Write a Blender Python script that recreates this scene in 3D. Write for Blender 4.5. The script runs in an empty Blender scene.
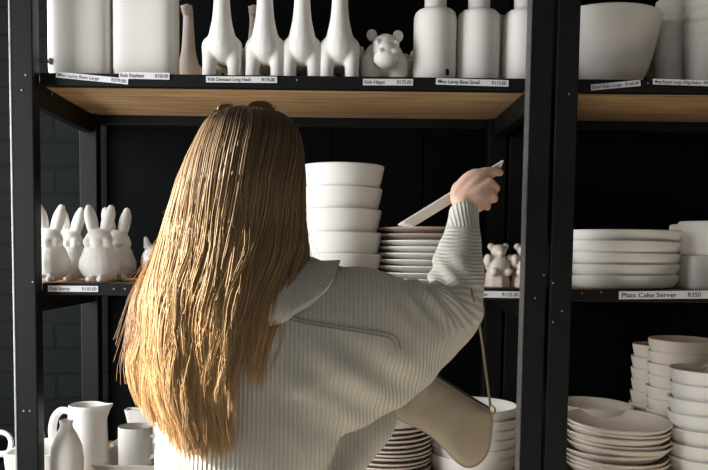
import bpy, bmesh, math, random
import numpy as np
from mathutils import Vector, Matrix
from mathutils.bvhtree import BVHTree

random.seed(7); RNG = np.random.default_rng(7)
S = bpy.context.scene
COL = S.collection
PI = math.pi

# ------------------------------------------------------------------ camera
F, PX, PY, PITCH, ROLL = 770.0, 336.5, 308.0, 0.0664, 0.012
CAMZ = 1.42
cd = bpy.data.cameras.new('camera'); cam = bpy.data.objects.new('camera', cd); COL.objects.link(cam)
cd.sensor_width = 36; cd.lens = 36*F/708
cd.shift_x = (354-PX)/708; cd.shift_y = (PY-235)/708
RM = Matrix.Rotation(PI/2-PITCH, 3, 'X') @ Matrix.Rotation(ROLL, 3, 'Z')
cam.matrix_world = Matrix.Translation((0, 0, CAMZ)) @ RM.to_4x4()
S.camera = cam
def at(x, y, Y):
    """point of the place seen at photo pixel x,y at distance Y"""
    d = RM @ Vector(((x-PX)/F, -(y-PY)/F, -1.0))
    return Vector((0, 0, CAMZ)) + d*(Y/d.y)

# ------------------------------------------------------------------ materials
def mat(name, col, rough=0.6, metal=0.0, bump=0.0, bscale=60, var=0.0, vscale=8, spec=0.5, sss=0.0):
    m = bpy.data.materials.new(name); m.use_nodes = True
    nt = m.node_tree; b = nt.nodes['Principled BSDF']
    b.inputs['Base Color'].default_value = (*col, 1); b.inputs['Roughness'].default_value = rough
    b.inputs['Metallic'].default_value = metal; b.inputs['Specular IOR Level'].default_value = spec
    if sss:
        b.inputs['Subsurface Weight'].default_value = sss
        b.inputs['Subsurface Radius'].default_value = (1, .35, .2); b.inputs['Subsurface Scale'].default_value = .006
    tc = nt.nodes.new('ShaderNodeTexCoord')
    if var:
        n = nt.nodes.new('ShaderNodeTexNoise'); n.inputs['Scale'].default_value = vscale; n.inputs['Detail'].default_value = 5
        r = nt.nodes.new('ShaderNodeMix'); r.data_type = 'RGBA'
        r.inputs[6].default_value = (*[c*(1-var) for c in col], 1); r.inputs[7].default_value = (*[min(1, c*(1+var)) for c in col], 1)
        nt.links.new(tc.outputs['Object'], n.inputs['Vector']); nt.links.new(n.outputs['Fac'], r.inputs[0])
        nt.links.new(r.outputs[2], b.inputs['Base Color'])
    if bump:
        n = nt.nodes.new('ShaderNodeTexNoise'); n.inputs['Scale'].default_value = bscale; n.inputs['Detail'].default_value = 4
        bp = nt.nodes.new('ShaderNodeBump'); bp.inputs['Strength'].default_value = bump; bp.inputs['Distance'].default_value = .002
        nt.links.new(tc.outputs['Object'], n.inputs['Vector']); nt.links.new(n.outputs['Fac'], bp.inputs['Height'])
        nt.links.new(bp.outputs['Normal'], b.inputs['Normal'])
    return m

M = {}
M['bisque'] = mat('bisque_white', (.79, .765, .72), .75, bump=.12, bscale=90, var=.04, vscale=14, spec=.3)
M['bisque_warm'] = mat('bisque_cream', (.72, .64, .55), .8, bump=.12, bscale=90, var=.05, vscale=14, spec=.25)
M['bisque_pink'] = mat('bisque_dark', (.45, .35, .29), .85, bump=.12, bscale=90, var=.06, spec=.2)
M['hole'] = mat('cord_hole', (.02, .018, .015), .9)
M['steel'] = mat('black_paint', (.0055, .006, .0065), .5, bump=.15, bscale=40, var=.35, vscale=25, spec=.22)
M['edge_glint'] = mat('edge_glint_steel', (.42, .41, .40), .45, metal=.3, var=.3, vscale=30)  # pale tone stands in for sun caught on the post edge
M['sunlit_side'] = mat('sunlit_side_paint', (.085, .08, .075), .6, var=.5, vscale=40, bump=.2, bscale=60)  # grey stands in for sunlight on the black post's side face
M['bolt'] = mat('bolt_steel', (.22, .22, .22), .5, metal=.5)
M['panel'] = mat('black_board', (.0022, .0028, .0032), .8, bump=.1, bscale=20, var=.3, vscale=4, spec=.06)
M['paper'] = mat('label_paper', (.74, .74, .75), .6)
M['ink'] = mat('label_ink', (.03, .03, .035), .6)
M['skin'] = mat('skin', (.68, .44, .33), .5, bump=.12, bscale=160, var=.1, vscale=40, sss=.15)
M['denim'] = mat('dark_denim', (.03, .04, .07), .9, bump=.2, bscale=300)
M['shoe'] = mat('shoe_white', (.7, .69, .66), .6)
M['bag'] = mat('bag_leather', (.40, .335, .245), .42, bump=.12, bscale=120, var=.05, vscale=10)
M['strap'] = mat('strap_leather', (.27, .22, .16), .5)
M['zip'] = mat('bag_zip', (.05, .045, .04), .5)
M['gold'] = mat('gold_rim', (.75, .55, .25), .25, metal=1)
M['lens'] = mat('brown_lens', (.13, .075, .045), .12, spec=.7)
M['tray'] = mat('glazed_white', (.80, .76, .71), .55, spec=.4)
M['floor'] = mat('screed_floor', (.62, .57, .50), .7, var=.15, vscale=3)
M['plaster'] = mat('plaster', (.16, .15, .14), .85, var=.06)

def wood_mat():
    m = bpy.data.materials.new('plywood'); m.use_nodes = True; nt = m.node_tree; b = nt.nodes['Principled BSDF']
    tc = nt.nodes.new('ShaderNodeTexCoord'); mp = nt.nodes.new('ShaderNodeMapping')
    mp.inputs['Scale'].default_value = (1.2, 14, 14)
    n = nt.nodes.new('ShaderNodeTexNoise'); n.inputs['Scale'].default_value = 3.2; n.inputs['Detail'].default_value = 8; n.inputs['Distortion'].default_value = .6
    cr = nt.nodes.new('ShaderNodeValToRGB')
    cr.color_ramp.elements[0].position = .3; cr.color_ramp.elements[0].color = (.34, .19, .08, 1)
    cr.color_ramp.elements[1].position = .7; cr.color_ramp.elements[1].color = (.62, .42, .22, 1)
    nt.links.new(tc.outputs['Object'], mp.inputs['Vector']); nt.links.new(mp.outputs['Vector'], n.inputs['Vector'])
    nt.links.new(n.outputs['Fac'], cr.inputs['Fac']); nt.links.new(cr.outputs['Color'], b.inputs['Base Color'])
    b.inputs['Roughness'].default_value = .6
    return m
M['wood'] = wood_mat()

def brick_mat():
    m = bpy.data.materials.new('black_painted_brick'); m.use_nodes = True; nt = m.node_tree; b = nt.nodes['Principled BSDF']
    tc = nt.nodes.new('ShaderNodeTexCoord'); sx = nt.nodes.new('ShaderNodeSeparateXYZ'); cx = nt.nodes.new('ShaderNodeCombineXYZ')
    nt.links.new(tc.outputs['Object'], sx.inputs[0]); nt.links.new(sx.outputs['X'], cx.inputs['X']); nt.links.new(sx.outputs['Z'], cx.inputs['Y'])
    nz = nt.nodes.new('ShaderNodeTexNoise'); nz.inputs['Scale'].default_value = 9; nz.inputs['Detail'].default_value = 5
    nt.links.new(tc.outputs['Object'], nz.inputs['Vector'])
    wob = nt.nodes.new('ShaderNodeMix'); wob.data_type = 'RGBA'; wob.blend_type = 'LINEAR_LIGHT'; wob.inputs[0].default_value = .02
    nt.links.new(cx.outputs[0], wob.inputs[6]); nt.links.new(nz.outputs['Color'], wob.inputs[7])
    br = nt.nodes.new('ShaderNodeTexBrick'); br.inputs['Scale'].default_value = 1.0
    br.inputs['Brick Width'].default_value = .23; br.inputs['Row Height'].default_value = .085; br.inputs['Mortar Size'].default_value = .007
    br.inputs['Mortar Smooth'].default_value = .4
    br.inputs['Color1'].default_value = (.0042, .0056, .0062, 1); br.inputs['Color2'].default_value = (.0056, .0072, .008, 1); br.inputs['Mortar'].default_value = (.0034, .0044, .005, 1)
    nt.links.new(wob.outputs[2], br.inputs['Vector']); nt.links.new(br.outputs['Color'], b.inputs['Base Color'])
    ad = nt.nodes.new('ShaderNodeMath'); ad.operation = 'MULTIPLY_ADD'; ad.inputs[1].default_value = -.7
    nt.links.new(br.outputs['Fac'], ad.inputs[0]); nt.links.new(nz.outputs['Fac'], ad.inputs[2])
    bp = nt.nodes.new('ShaderNodeBump'); bp.inputs['Strength'].default_value = .4; bp.inputs['Distance'].default_value = .008
    nt.links.new(ad.outputs[0], bp.inputs['Height']); nt.links.new(bp.outputs['Normal'], b.inputs['Normal'])
    b.inputs['Roughness'].default_value = .7; b.inputs['Specular IOR Level'].default_value = .1
    return m
M['brick'] = brick_mat()

def knit_mat(name, period):
    m = bpy.data.materials.new(name); m.use_nodes = True; nt = m.node_tree; b = nt.nodes['Principled BSDF']
    a = nt.nodes.new('ShaderNodeAttribute'); a.attribute_name = 'rib'
    mu = nt.nodes.new('ShaderNodeMath'); mu.operation = 'MULTIPLY'; mu.inputs[1].default_value = 2*PI/period
    si = nt.nodes.new('ShaderNodeMath'); si.operation = 'SINE'
    nt.links.new(a.outputs['Fac'], mu.inputs[0]); nt.links.new(mu.outputs[0], si.inputs[0])
    tc = nt.nodes.new('ShaderNodeTexCoord'); nz = nt.nodes.new('ShaderNodeTexNoise'); nz.inputs['Scale'].default_value = 260; nz.inputs['Detail'].default_value = 3
    nt.links.new(tc.outputs['Object'], nz.inputs['Vector'])
    ma = nt.nodes.new('ShaderNodeMath'); ma.operation = 'MULTIPLY_ADD'; ma.inputs[1].default_value = 1.2
    nt.links.new(nz.outputs['Fac'], ma.inputs[0]); nt.links.new(si.outputs[0], ma.inputs[2])
    bp = nt.nodes.new('ShaderNodeBump'); bp.inputs['Strength'].default_value = .45; bp.inputs['Distance'].default_value = .002
    nt.links.new(ma.outputs[0], bp.inputs['Height']); nt.links.new(bp.outputs['Normal'], b.inputs['Normal'])
    mr = nt.nodes.new('ShaderNodeMapRange'); mr.inputs[1].default_value = -1; mr.inputs[2].default_value = 1
    nt.links.new(si.outputs[0], mr.inputs[0])
    mx = nt.nodes.new('ShaderNodeMix'); mx.data_type = 'RGBA'
    mx.inputs[6].default_value = (.55, .525, .46, 1); mx.inputs[7].default_value = (.64, .62, .55, 1)
    nt.links.new(mr.outputs[0], mx.inputs[0]); nt.links.new(mx.outputs[2], b.inputs['Base Color'])
    b.inputs['Roughness'].default_value = .95; b.inputs['Specular IOR Level'].default_value = .1
    b.inputs['Sheen Weight'].default_value = .25; b.inputs['Sheen Roughness'].default_value = .5
    return m
M['knit'] = knit_mat('cream_rib_knit', .0075)

def hair_mat():
    m = bpy.data.materials.new('golden_brown_hair'); m.use_nodes = True; nt = m.node_tree; b = nt.nodes['Principled BSDF']
    a = nt.nodes.new('ShaderNodeAttribute'); a.attribute_name = 'tone'
    nt.links.new(a.outputs['Color'], b.inputs['Base Color'])
    b.inputs['Roughness'].default_value = .42; b.inputs['Specular IOR Level'].default_value = .35
    tr = nt.nodes.new('ShaderNodeBsdfTranslucent'); nt.links.new(a.outputs['Color'], tr.inputs['Color'])
    ms = nt.nodes.new('ShaderNodeMixShader'); ms.inputs[0].default_value = .22
    out = nt.nodes['Material Output']
    nt.links.new(b.outputs[0], ms.inputs[1]); nt.links.new(tr.outputs[0], ms.inputs[2]); nt.links.new(ms.outputs[0], out.inputs['Surface'])
    return m
M['hair'] = hair_mat()

# ------------------------------------------------------------------ mesh tools
def add(parts, V, Fc):
    parts.append((V, Fc))
def merge(parts):
    V, Fc = [], []
    for v, f in parts:
        o = len(V); V += [tuple(p) for p in v]; Fc += [tuple(i+o for i in q) for q in f]
    return V, Fc
def xform(part, mtx):
    return [tuple(mtx @ Vector(p)) for p in part[0]], part[1]
def to_mesh(name, part, mats, smooth=True, angle=40, idx=None):
    me = bpy.data.meshes.new(name); me.from_pydata(part[0], [], part[1])
    bm = bmesh.new(); bm.from_mesh(me); bmesh.ops.recalc_face_normals(bm, faces=bm.faces); bm.to_mesh(me); bm.free()
    for m in (mats if isinstance(mats, (list, tuple)) else [mats]): me.materials.append(m)
    if smooth:
        me.polygons.foreach_set('use_smooth', [True]*len(me.polygons))
        me.set_sharp_from_angle(angle=math.radians(angle))
    if idx is not None: me.polygons.foreach_set('material_index', idx)
    me.update(); return me
def link(name, me, parent=None, loc=None, rot=None):
    o = bpy.data.objects.new(name, me); COL.objects.link(o)
    if parent is not None: o.parent = parent
    if loc is not None: o.location = loc
    if rot is not None: o.rotation_euler = rot
    return o
def obj(name, part, mats, parent=None, loc=None, rot=None, smooth=True, angle=40, idx=None):
    return link(name, to_mesh(name, part, mats, smooth, angle, idx), parent, loc, rot)
def tag(o, label, cat, group=None):
    o['label'] = label; o['category'] = cat
    if group: o['group'] = group
    return o
def empty(name, loc=(0, 0, 0), rot=(0, 0, 0)):
    o = bpy.data.objects.new(name, None); COL.objects.link(o); o.location = loc; o.rotation_euler = rot; o.empty_display_size = .05
    return o
def dup(o, loc, rot=(0, 0, 0)):
    c = o.copy(); COL.objects.link(c); c.location = loc; c.rotation_euler = rot
    for k in ('label', 'category', 'group'):
        if k in c: del c[k]
    for ch in list(o.children):
        d = ch.copy(); COL.objects.link(d); d.parent = c
    return c

def box(x0, x1, y0, y1, z0, z1, bev=0.0, seg=2):
    bm = bmesh.new(); bmesh.ops.create_cube(bm, size=1)
    bmesh.ops.scale(bm, vec=(x1-x0, y1-y0, z1-z0), verts=bm.verts)
    bmesh.ops.translate(bm, vec=((x0+x1)/2, (y0+y1)/2, (z0+z1)/2), verts=bm.verts)
    if bev: bmesh.ops.bevel(bm, geom=list(bm.edges), offset=bev, segments=seg, profile=.5, affect='EDGES')
    V = [tuple(v.co) for v in bm.verts]; bm.verts.index_update(); Fc = [tuple(v.index for v in f.verts) for f in bm.faces]; bm.free()
    return V, Fc
def lathe(prof, n=56, sq=None, sx=1.0, sy=1.0):
    """revolve (r,z); sq = superellipse exponent for square sections"""
    V, Fc, rows = [], [], []
    for r, z in prof:
        if r < 1e-6: rows.append([len(V)]); V.append((0, 0, z))
        else:
            row = []
            for k in range(n):
                a = 2*PI*k/n; c, s = math.cos(a), math.sin(a); q = 1.0
                if sq: q = (abs(c)**sq+abs(s)**sq)**(-1/sq)
                row.append(len(V)); V.append((r*q*c*sx, r*q*s*sy, z))
            rows.append(row)
    for A, B in zip(rows, rows[1:]):
        for k in range(n):
            k2 = (k+1) % n
            if len(A) == 1 and len(B) == 1: continue
            if len(A) == 1: Fc.append((A[0], B[k], B[k2]))
            elif len(B) == 1: Fc.append((A[k], A[k2], B[0]))
            else: Fc.append((A[k], A[k2], B[k2], B[k]))
    return V, Fc
def spline(pts, n):
    """Catmull-Rom through rows of numbers"""
    P = [np.array(p, float) for p in pts]; P = [2*P[0]-P[1]]+P+[2*P[-1]-P[-2]]; out = []
    m = len(P)-3
    for i in range(n):
        t = i/(n-1)*m; k = min(int(t), m-1); u = t-k
        a, b, c, d = P[k:k+4]
        out.append(.5*((2*b)+(c-a)*u+(2*a-5*b+4*c-d)*u*u+(3*b-a-3*c+d)*u**3))
    return out
def tube(path, rad, n=12, cap=True, flat=1.0):
    """round tube along path; rad number or list"""
    P = [Vector(p) for p in path]; R = rad if isinstance(rad, (list, tuple, np.ndarray)) else [rad]*len(P)
    V, Fc = [], []; nrm = None
    for i, p in enumerate(P):
        t = (P[min(i+1, len(P)-1)]-P[max(i-1, 0)]).normalized()
        if nrm is None:
            nrm = t.orthogonal().normalized()
        nrm = (nrm-t*nrm.dot(t)).normalized(); b = t.cross(nrm)
        for k in range(n):
            a = 2*PI*k/n; V.append(tuple(p+nrm*(math.cos(a)*R[i])+b*(math.sin(a)*R[i]*flat)))
    for i in range(len(P)-1):
        for k in range(n):
            k2 = (k+1) % n; Fc.append((i*n+k, i*n+k2, (i+1)*n+k2, (i+1)*n+k))
    if cap:
        a = len(V); t0 = (P[0]-P[1]).normalized(); t1 = (P[-1]-P[-2]).normalized()
        V.append(tuple(P[0]+t0*R[0]*.5)); V.append(tuple(P[-1]+t1*R[-1]*.5))
        for k in range(n):
            k2 = (k+1) % n; Fc.append((a, k2, k)); Fc.append((a+1, (len(P)-1)*n+k, (len(P)-1)*n+k2))
    return V, Fc
def ell(c, r, rot=None, n=20, m=12):
    V, Fc = [(0, 0, -1)], []
    for j in range(1, m):
        p = -PI/2+PI*j/m
        for k in range(n):
            a = 2*PI*k/n; V.append((math.cos(p)*math.cos(a), math.cos(p)*math.sin(a), math.sin(p)))
    V.append((0, 0, 1)); L = len(V)-1
    for k in range(n):
        k2 = (k+1) % n; Fc.append((0, 1+k2, 1+k)); Fc.append((L, L-n+k, L-n+k2))
        for j in range(m-2): Fc.append((1+j*n+k, 1+j*n+k2, 1+(j+1)*n+k2, 1+(j+1)*n+k))
    R = rot.to_matrix() if rot is not None and hasattr(rot, 'to_matrix') else Matrix.Identity(3)
    return [tuple(R @ Vector((v[0]*r[0], v[1]*r[1], v[2]*r[2]))+Vector(c)) for v in V], Fc
def chain(pts, n=14, seg=18):
    """smooth limb through (x,y,z,r) rows with ball ends"""
    q = spline(pts, seg); parts = [tube([p[:3] for p in q], [max(.001, p[3]) for p in q], n)]
    for e in (q[0], q[-1]): parts.append(ell(e[:3], (e[3],)*3, n=12, m=8))
    return parts
DG = None
def fuse(name, parts, voxel, smooth=4, fac=.5):
    """join overlapping closed shapes into ONE continuous skin, returned as a mesh"""
    me = bpy.data.meshes.new(name); V, Fc = merge(parts); me.from_pydata(V, [], Fc)
    bm = bmesh.new(); bm.from_mesh(me); bmesh.ops.recalc_face_normals(bm, faces=bm.faces); bm.to_mesh(me); bm.free()
    o = bpy.data.objects.new('tmp', me); COL.objects.link(o)
    r = o.modifiers.new('r', 'REMESH'); r.mode = 'VOXEL'; r.voxel_size = voxel
    if smooth:
        s = o.modifiers.new('s', 'SMOOTH'); s.iterations = smooth; s.factor = fac
    dg = bpy.context.evaluated_depsgraph_get()
    out = bpy.data.meshes.new_from_object(o.evaluated_get(dg)); out.name = name
    bpy.data.objects.remove(o); bpy.data.meshes.remove(me)
    out.polygons.foreach_set('use_smooth', [True]*len(out.polygons))
    return out
def set_mat(me, m):
    me.materials.clear(); me.materials.append(m); return me
ORD = ['topmost', 'second', 'third', 'fourth', 'fifth', 'sixth', 'seventh', 'eighth', 'ninth', 'tenth', 'eleventh', 'twelfth']
def nth(i, n):
    return 'topmost' if i == 0 else ('lowest' if i == n-1 else ORD[i])

# ------------------------------------------------------------------ the setting
def struct(name, part, m, **k):
    o = obj(name, part, m, smooth=False, **k); o['kind'] = 'structure'; return o
YW = 2.53
struct('wall_back', box(-2.0, 2.7, YW, YW+.1, 0, 3.0), M['brick'])
struct('floor', box(-2.0, 2.7, -1.6, YW+.1, -.1, 0), M['floor'])
struct('ceiling', box(-2.0, 2.7, -1.6, YW+.1, 3.0, 3.1), M['plaster'])
struct('wall_right', box(2.6, 2.7, -1.6, YW, 0, 3.0), M['plaster'])
WY0, WY1, WZ0, WZ1, XL = .2, 2.13, .45, 2.62, -1.9
def wbox(y0, y1, z0, z1): return box(XL-.1, XL, y0, y1, z0, z1)
wl = [wbox(-1.6, WY0, 0, 3), wbox(WY1, YW, 0, 3), wbox(WY0, WY1, 0, WZ0), wbox(WY0, WY1, WZ1, 3),
      wbox(1.28, 1.90, WZ0, WZ1), wbox(WY0, 1.28, 2.40, WZ1), wbox(1.90, WY1, WZ0, 2.20), wbox(2.04, WY1, 2.2, WZ1)]  # unseen infill added to gate the sun; the daylight lamp stands before it
struct('wall_left', merge(wl), M['plaster'])
wf = [box(XL-.09, XL-.02, WY0, WY0+.05, WZ0, WZ1), box(XL-.09, XL-.02, WY0, 1.28, WZ0, WZ0+.05)]
struct('window_1', merge(wf), M['steel'])

# ------------------------------------------------------------------ shelving units
ZU, ZM, ZL = 1.871, 1.344, .817
YF, YB = 1.92, 2.465         # front face of front posts, back face of rear posts
RAILY = 1.965
text_cache = {}
def text_part(body, w, h):
    cu = bpy.data.curves.new('t', 'FONT'); cu.body = body; cu.align_x = 'LEFT'; cu.size = 1; cu.offset = .012
    o = bpy.data.objects.new('t', cu); COL.objects.link(o)
    dg = bpy.context.evaluated_depsgraph_get(); me = bpy.data.meshes.new_from_object(o.evaluated_get(dg))
    V = [v.co.copy() for v in me.vertices]; Fc = [tuple(p.vertices) for p in me.polygons]
    bpy.data.objects.remove(o); bpy.data.curves.remove(cu); bpy.data.meshes.remove(me)
    x0 = min(v.x for v in V); x1 = max(v.x for v in V)
    return [((v.x-x0)/(x1-x0)*w, v.y*h, 0) for v in V], Fc
def price_label(left_text, right_text, x0, y0, x1, y1, h, parent, dy=0, label=None, lpad=.02, split=None, rx=None):
    """x0,y0 - x1,y1: photo pixels of the label's centre line, h: height in pixels"""
    Y = RAILY-.0025-dy
    a, b = at(x0, y0, Y), at(x1, y1, Y); L = (b-a).length; H = h*Y/F
    ang = math.atan2(b.z-a.z, b.x-a.x)
    parts = [box(0, L, 0, .0012, -H/2, H/2)]; idx = [0]*len(parts[0][1])
    segs = []
    wl_ = len(left_text); wr_ = len(right_text); tot = wl_+wr_+(6 if split is None else split)
    segs.append((left_text, L*.03, L*.94*wl_/tot)); 
    if right_text: segs.append((right_text, L*(.97-.94*wr_/tot) if rx is None else L*rx, L*.94*wr_/tot))
    for t, xs, w in segs:
        V, Fc = text_part(t, w, H*.78)
        V = [(v[0]+xs, -.0004, v[1]-H*.26) for v in V]
        parts.append((V, Fc)); idx += [1]*len(Fc)
    me = to_mesh('price_label', merge(parts), [M['paper'], M['ink']], smooth=False, idx=idx)
    o = link('price_label', me, parent, a, (0, -ang, 0))
    if label: o['label'] = label
    return o
def bolt(x, z, parent, y=YF):
    obj('bolt', lathe([(0, 0), (.0026, 0), (.0026, .001), (.0016, .0018), (0, .002)], 12), M['bolt'], parent, (x, y, z), (PI/2, 0, 0))
def shelving(x0, x1, label, lw=.055):
    u = empty('shelving_unit', (x0, YF, 0)); tag(u, label, 'shelving', None)
    def P(name, part, m, par=None, **k):
        o = obj(name, part, m, par or u, **k)
        if par is None: o.location = (-x0, -YF, 0)
        return o
    posts = []
    for i, (px_, py_) in enumerate(((x0, YF), (x1-lw, YF), (x0, YB-.045), (x1-lw, YB-.045))):
        posts.append(P('post', box(px_, px_+lw, py_, py_+.045, 0, 2.42, .003), M['steel'], angle=8))
    shelves = []
    for z in (ZL, ZM, ZU, 2.36, .25):
        s = P('shelf', box(x0+.006, x1-.006, RAILY+.026, YB-.003, z-.018, z), M['wood'])
        if z == 2.36 or z == .25: s['label'] = 'plain plywood shelf'
        obj('front_rail', box(x0+lw-.001, x1-lw+.001, RAILY, RAILY+.028, z-.030, z+.001, .002), M['steel'], s, angle=8)
        for xa, xb in ((x0+.012, x0+.040), (x1-.040, x1-.012)):
            obj('side_rail', box(xa, xb, RAILY, YB-.045, z-.075, z-.018, .002), M['steel'], s, angle=8)
        obj('back_rail', box(x0+lw, x1-lw, YB-.03, YB-.002, z-.048, z-.018, .002), M['steel'], s, angle=8)
        shelves.append(s)
    return u, posts, shelves
UX0, UX1 = -.806, .5225
main, mposts, mshelf = shelving(UX0, UX1, 'black steel shelving unit with plywood shelves directly behind the person')
VX0, VX1 = .532, 1.86
rightu, rposts, rshelf = shelving(VX0, VX1, 'second black shelving unit at the edge, standing close beside the main unit')
# back board of the main unit, in vertical boards with seams
seams = [-.735, -.40, -.02, .27, .475]
for a, b in zip(seams, seams[1:]):
    o = obj('back_panel', box(a+.002, b-.002, YB-.005, YB+.01, .2, 2.40, .002), M['panel'], main, angle=8); o.location = (-UX0, -YF, 0)
o = obj('back_panel', box(VX0+.06, VX1-.06, YB-.005, YB+.01, .2, 2.40, .002), M['panel'], rightu, angle=8); o.location = (-VX0, -YF, 0)
# strips on two posts with the sunlight put into their colour
obj('sunlit_strip', box(UX0-.0025, UX0+.0022, YF-.0015, YF+.006, .02, 2.40, .001), M['edge_glint'], mposts[0])['label'] = 'unpainted edge strip, pale as a sun highlight'
obj('sunlit_strip', box(UX1-.055-.001, UX1-.055+.0012, YF-.0008, YF+.044, .02, 2.40), M['sunlit_side'], mposts[1])['label'] = 'side face greyed as if sunlit'
for px_, py_ in ((22, 90), (26, 75), (30, 411), (24, 411), (33, 282)): p = at(px_, py_, YF); bolt(p.x, p.z, mposts[0])
for px_, py_ in ((535, 298), (544, 275)): p = at(px_, py_, YF); bolt(p.x, p.z, mposts[1])
for px_, py_ in ((569, 94), (553, 283), (562, 311), (553, 322)): p = at(px_, py_, YF); bolt(p.x, p.z, rposts[0])
for px_, py_, s in ((52, 94, 2), (582, 293, 1), (601, 292, 1), (114, 289, 1), (125, 289, 1), (297, 80, 2), (648, 83, 2)):
    p = at(px_, py_, RAILY); sh = (mshelf if px_ < 540 else rshelf)[s]
    bolt(p.x, p.z, sh, RAILY)
U, Md = mshelf[2], mshelf[1]
price_label('Misc Lamp Base Large', 'R279.00', 56, 74.5, 128, 81.5, 5.6, U, label='tilted white price label')
price_label('Kids Elephant', 'R150.00', 119, 75.2, 169.5, 76.2, 6.4, U, dy=.0015)
price_label('Kids Dinosaur Long Neck', 'R176.00', 206, 79.2, 277, 79.8, 6.0, U)
price_label('Kids Hippo', 'R175.00', 363, 82, 413, 82.2, 6.2, U)
price_label('Misc Lamp Base Small', 'R115.00', 436, 81.2, 508.5, 83.4, 6.2, U)
price_label('Kids Bunny', 'R105.00', 48, 288.6, 98, 289, 6.0, Md)
price_label('Kids Pig', 'R95.00', 136, 290.5, 186, 291, 6.2, Md)
price_label('Kids Bear', 'R125.00', 466, 294, 520, 294.8, 6.6, Md)
price_label('Bowl Easy Large', 'R160.00', 591, 87.5, 640.5, 82.8, 5.8, rshelf[2], split=2, label='tilted white price label')
price_label('Mug Ripple Large 350g Pedro', 'R90.00', 653, 81.5, 716, 83.4, 5.4, rshelf[2], split=2)
price_label('Plats Cake Server', 'R350', 619, 295.3, 712, 294.6, 8.0, rshelf[1], rx=.74, label='long handwritten white price label')

# ------------------------------------------------------------------ pottery kit
BQ = M['bisque']
def thing_mesh(name, me, m, label, cat, loc, rot=(0, 0, 0), group=None):
    set_mat(me, m); o = link(name, me, None, loc, rot); return tag(o, label, cat, group)
def X_at(px, py, Y): return at(px, py, Y).x
def copies(src, locs, labels, cat, group):
    for i, (l, r) in enumerate(locs):
        o = src if i == 0 else dup(src, l, r)
        o.location = l; o.rotation_euler = r; tag(o, labels[i], cat, group)

# lamp bases -- large, square with rounded corners
def lamp_profile(r, h, neck, nh, foot=.92):
    p = [(0, 0), (r*foot*.9, 0), (r*foot, .002), (r*foot, .006), (r*.985, .016), (r, .03)]
    p += [(r, h*.5), (r, h-.03), (r*.985, h-.016), (r*.93, h-.006), (r*.82, h)]
    p += [(neck*1.08, h+.002), (neck, h+.006), (neck, h+nh), (neck-.005, h+nh), (neck-.006, h), (0, h-.005)]
    return p
Yl = 2.06
big = to_mesh('lamp_base', lathe(lamp_profile(.080, .27, .03, .05, .93), 72, sq=5.0, sy=.72), BQ)
x1_ = X_at(76.5, 40, Yl-.05); x2_ = X_at(142, 40, Yl-.05)
l1 = tag(link('lamp_base', big, None, (x1_, Yl, ZU+.001)), 'large square white lamp base with cord hole, at the end beside the tall black post', 'lamp base', 'large lamp bases')
l2 = tag(link('lamp_base', big, None, (x2_, Yl, ZU+.001), (0, 0, .02)), 'large square white lamp base between the holed one and the long-neck dinosaurs', 'lamp base', 'large lamp bases')
def cord_hole(parent, x, y, z, rotz=0):
    obj('cord_hole', lathe([(0, 0), (.006, 0), (.0062, .001), (0, .0012)], 16, sy=1.5), M['hole'], parent, (x, y, z), (PI/2, 0, rotz))
ph = at(50.5, 62, Yl-.05)
cord_hole(l1, ph.x-x1_, -.0535, ph.z-ZU, -.5)
# small, round
sm = to_mesh('lamp_base', lathe(lamp_profile(.056, .19, .0285, .05, .86), 56), BQ)
Ys = 2.06
spots = [(434.7, Ys, 'small round white lamp base with cord hole, next to the hippo'), (478, Ys+.005, 'middle one of three small round white lamp bases'),
         (524, Ys, 'small round white lamp base half hidden by the black post'), (493, 2.26, 'small lamp base standing in shade behind the front three')]
smalls = []
for i, (px_, Y, lab) in enumerate(spots):
    o = link('lamp_base', sm, None, (X_at(px_, 50, Y), Y, ZU+.001)); smalls.append(tag(o, lab, 'lamp base', 'small lamp bases'))
cord_hole(smalls[0], .0275, -.0482, .024, .53)

# long-neck dinosaurs
def dino_mesh():
    p = [ell((0, .03, .085), (.047, .085, .048)), ell((0, -.028, .085), (.043, .04, .046))]
    p += chain([(0, -.03, .09, .046), (0, -.04, .12, .036), (0, -.043, .16, .0265), (0, -.043, .22, .0215), (0, -.045, .265, .019), (0, -.055, .285, .02)])
    p += [ell((0, -.065, .287), (.021, .03, .020)), ell((0, -.09, .28), (.017, .02, .015))]
    for s in (-1, 1):
        p += chain([(s*.030, -.032, .085, .028), (s*.034, -.036, .05, .0215), (s*.036, -.04, .004, .0195)], n=12)
        p += chain([(s*.034, .075, .085, .032), (s*.038, .08, .045, .024), (s*.04, .078, .004, .021)], n=12)
        p.append(ell((s*.019, -.078, .297), (.005, .005, .005)))
    p += chain([(0, .09, .085, .038), (.012, .13, .075, .025), (.04, .15, .085, .017), (.056, .14, .105, .0125), (.058, .128, .124, .0105)])
    V, Fc = merge(p); V = [(x*.92, y, max(z, 0)*.985) for x, y, z in V]
    return fuse('dinosaur', [(V, Fc)], .0032, 12)
dm = set_mat(dino_mesh(), BQ)
ds = [(221.5, 2.06, .06, 'long-neck white dinosaur beside the large square lamp base'), (266, 2.06, -.05, 'second front-row long-neck white dinosaur from the lamp bases'),
      (301.5, 2.06, .03, 'third front-row long-neck white dinosaur, curled tail tip showing'), (340, 2.055, -.04, 'long-neck white dinosaur nearest the hippo'),
      (189, 2.30, .0, 'small-looking white dinosaur in back row with whole head visible by lamp base'), (254, 2.30, .05, 'back-row white dinosaur peeking between the two front dinosaurs')]
for px_, Y, rz, lab in ds:
    o = link('dinosaur_figurine', dm, None, (X_at(px_, 60, Y-.03), Y, ZU+.001), (0, 0, rz)); o.scale = (.86,)*3 if Y > 2.2 else (1, 1, 1); tag(o, lab, 'figurine', 'long-neck dinosaurs')

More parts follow.
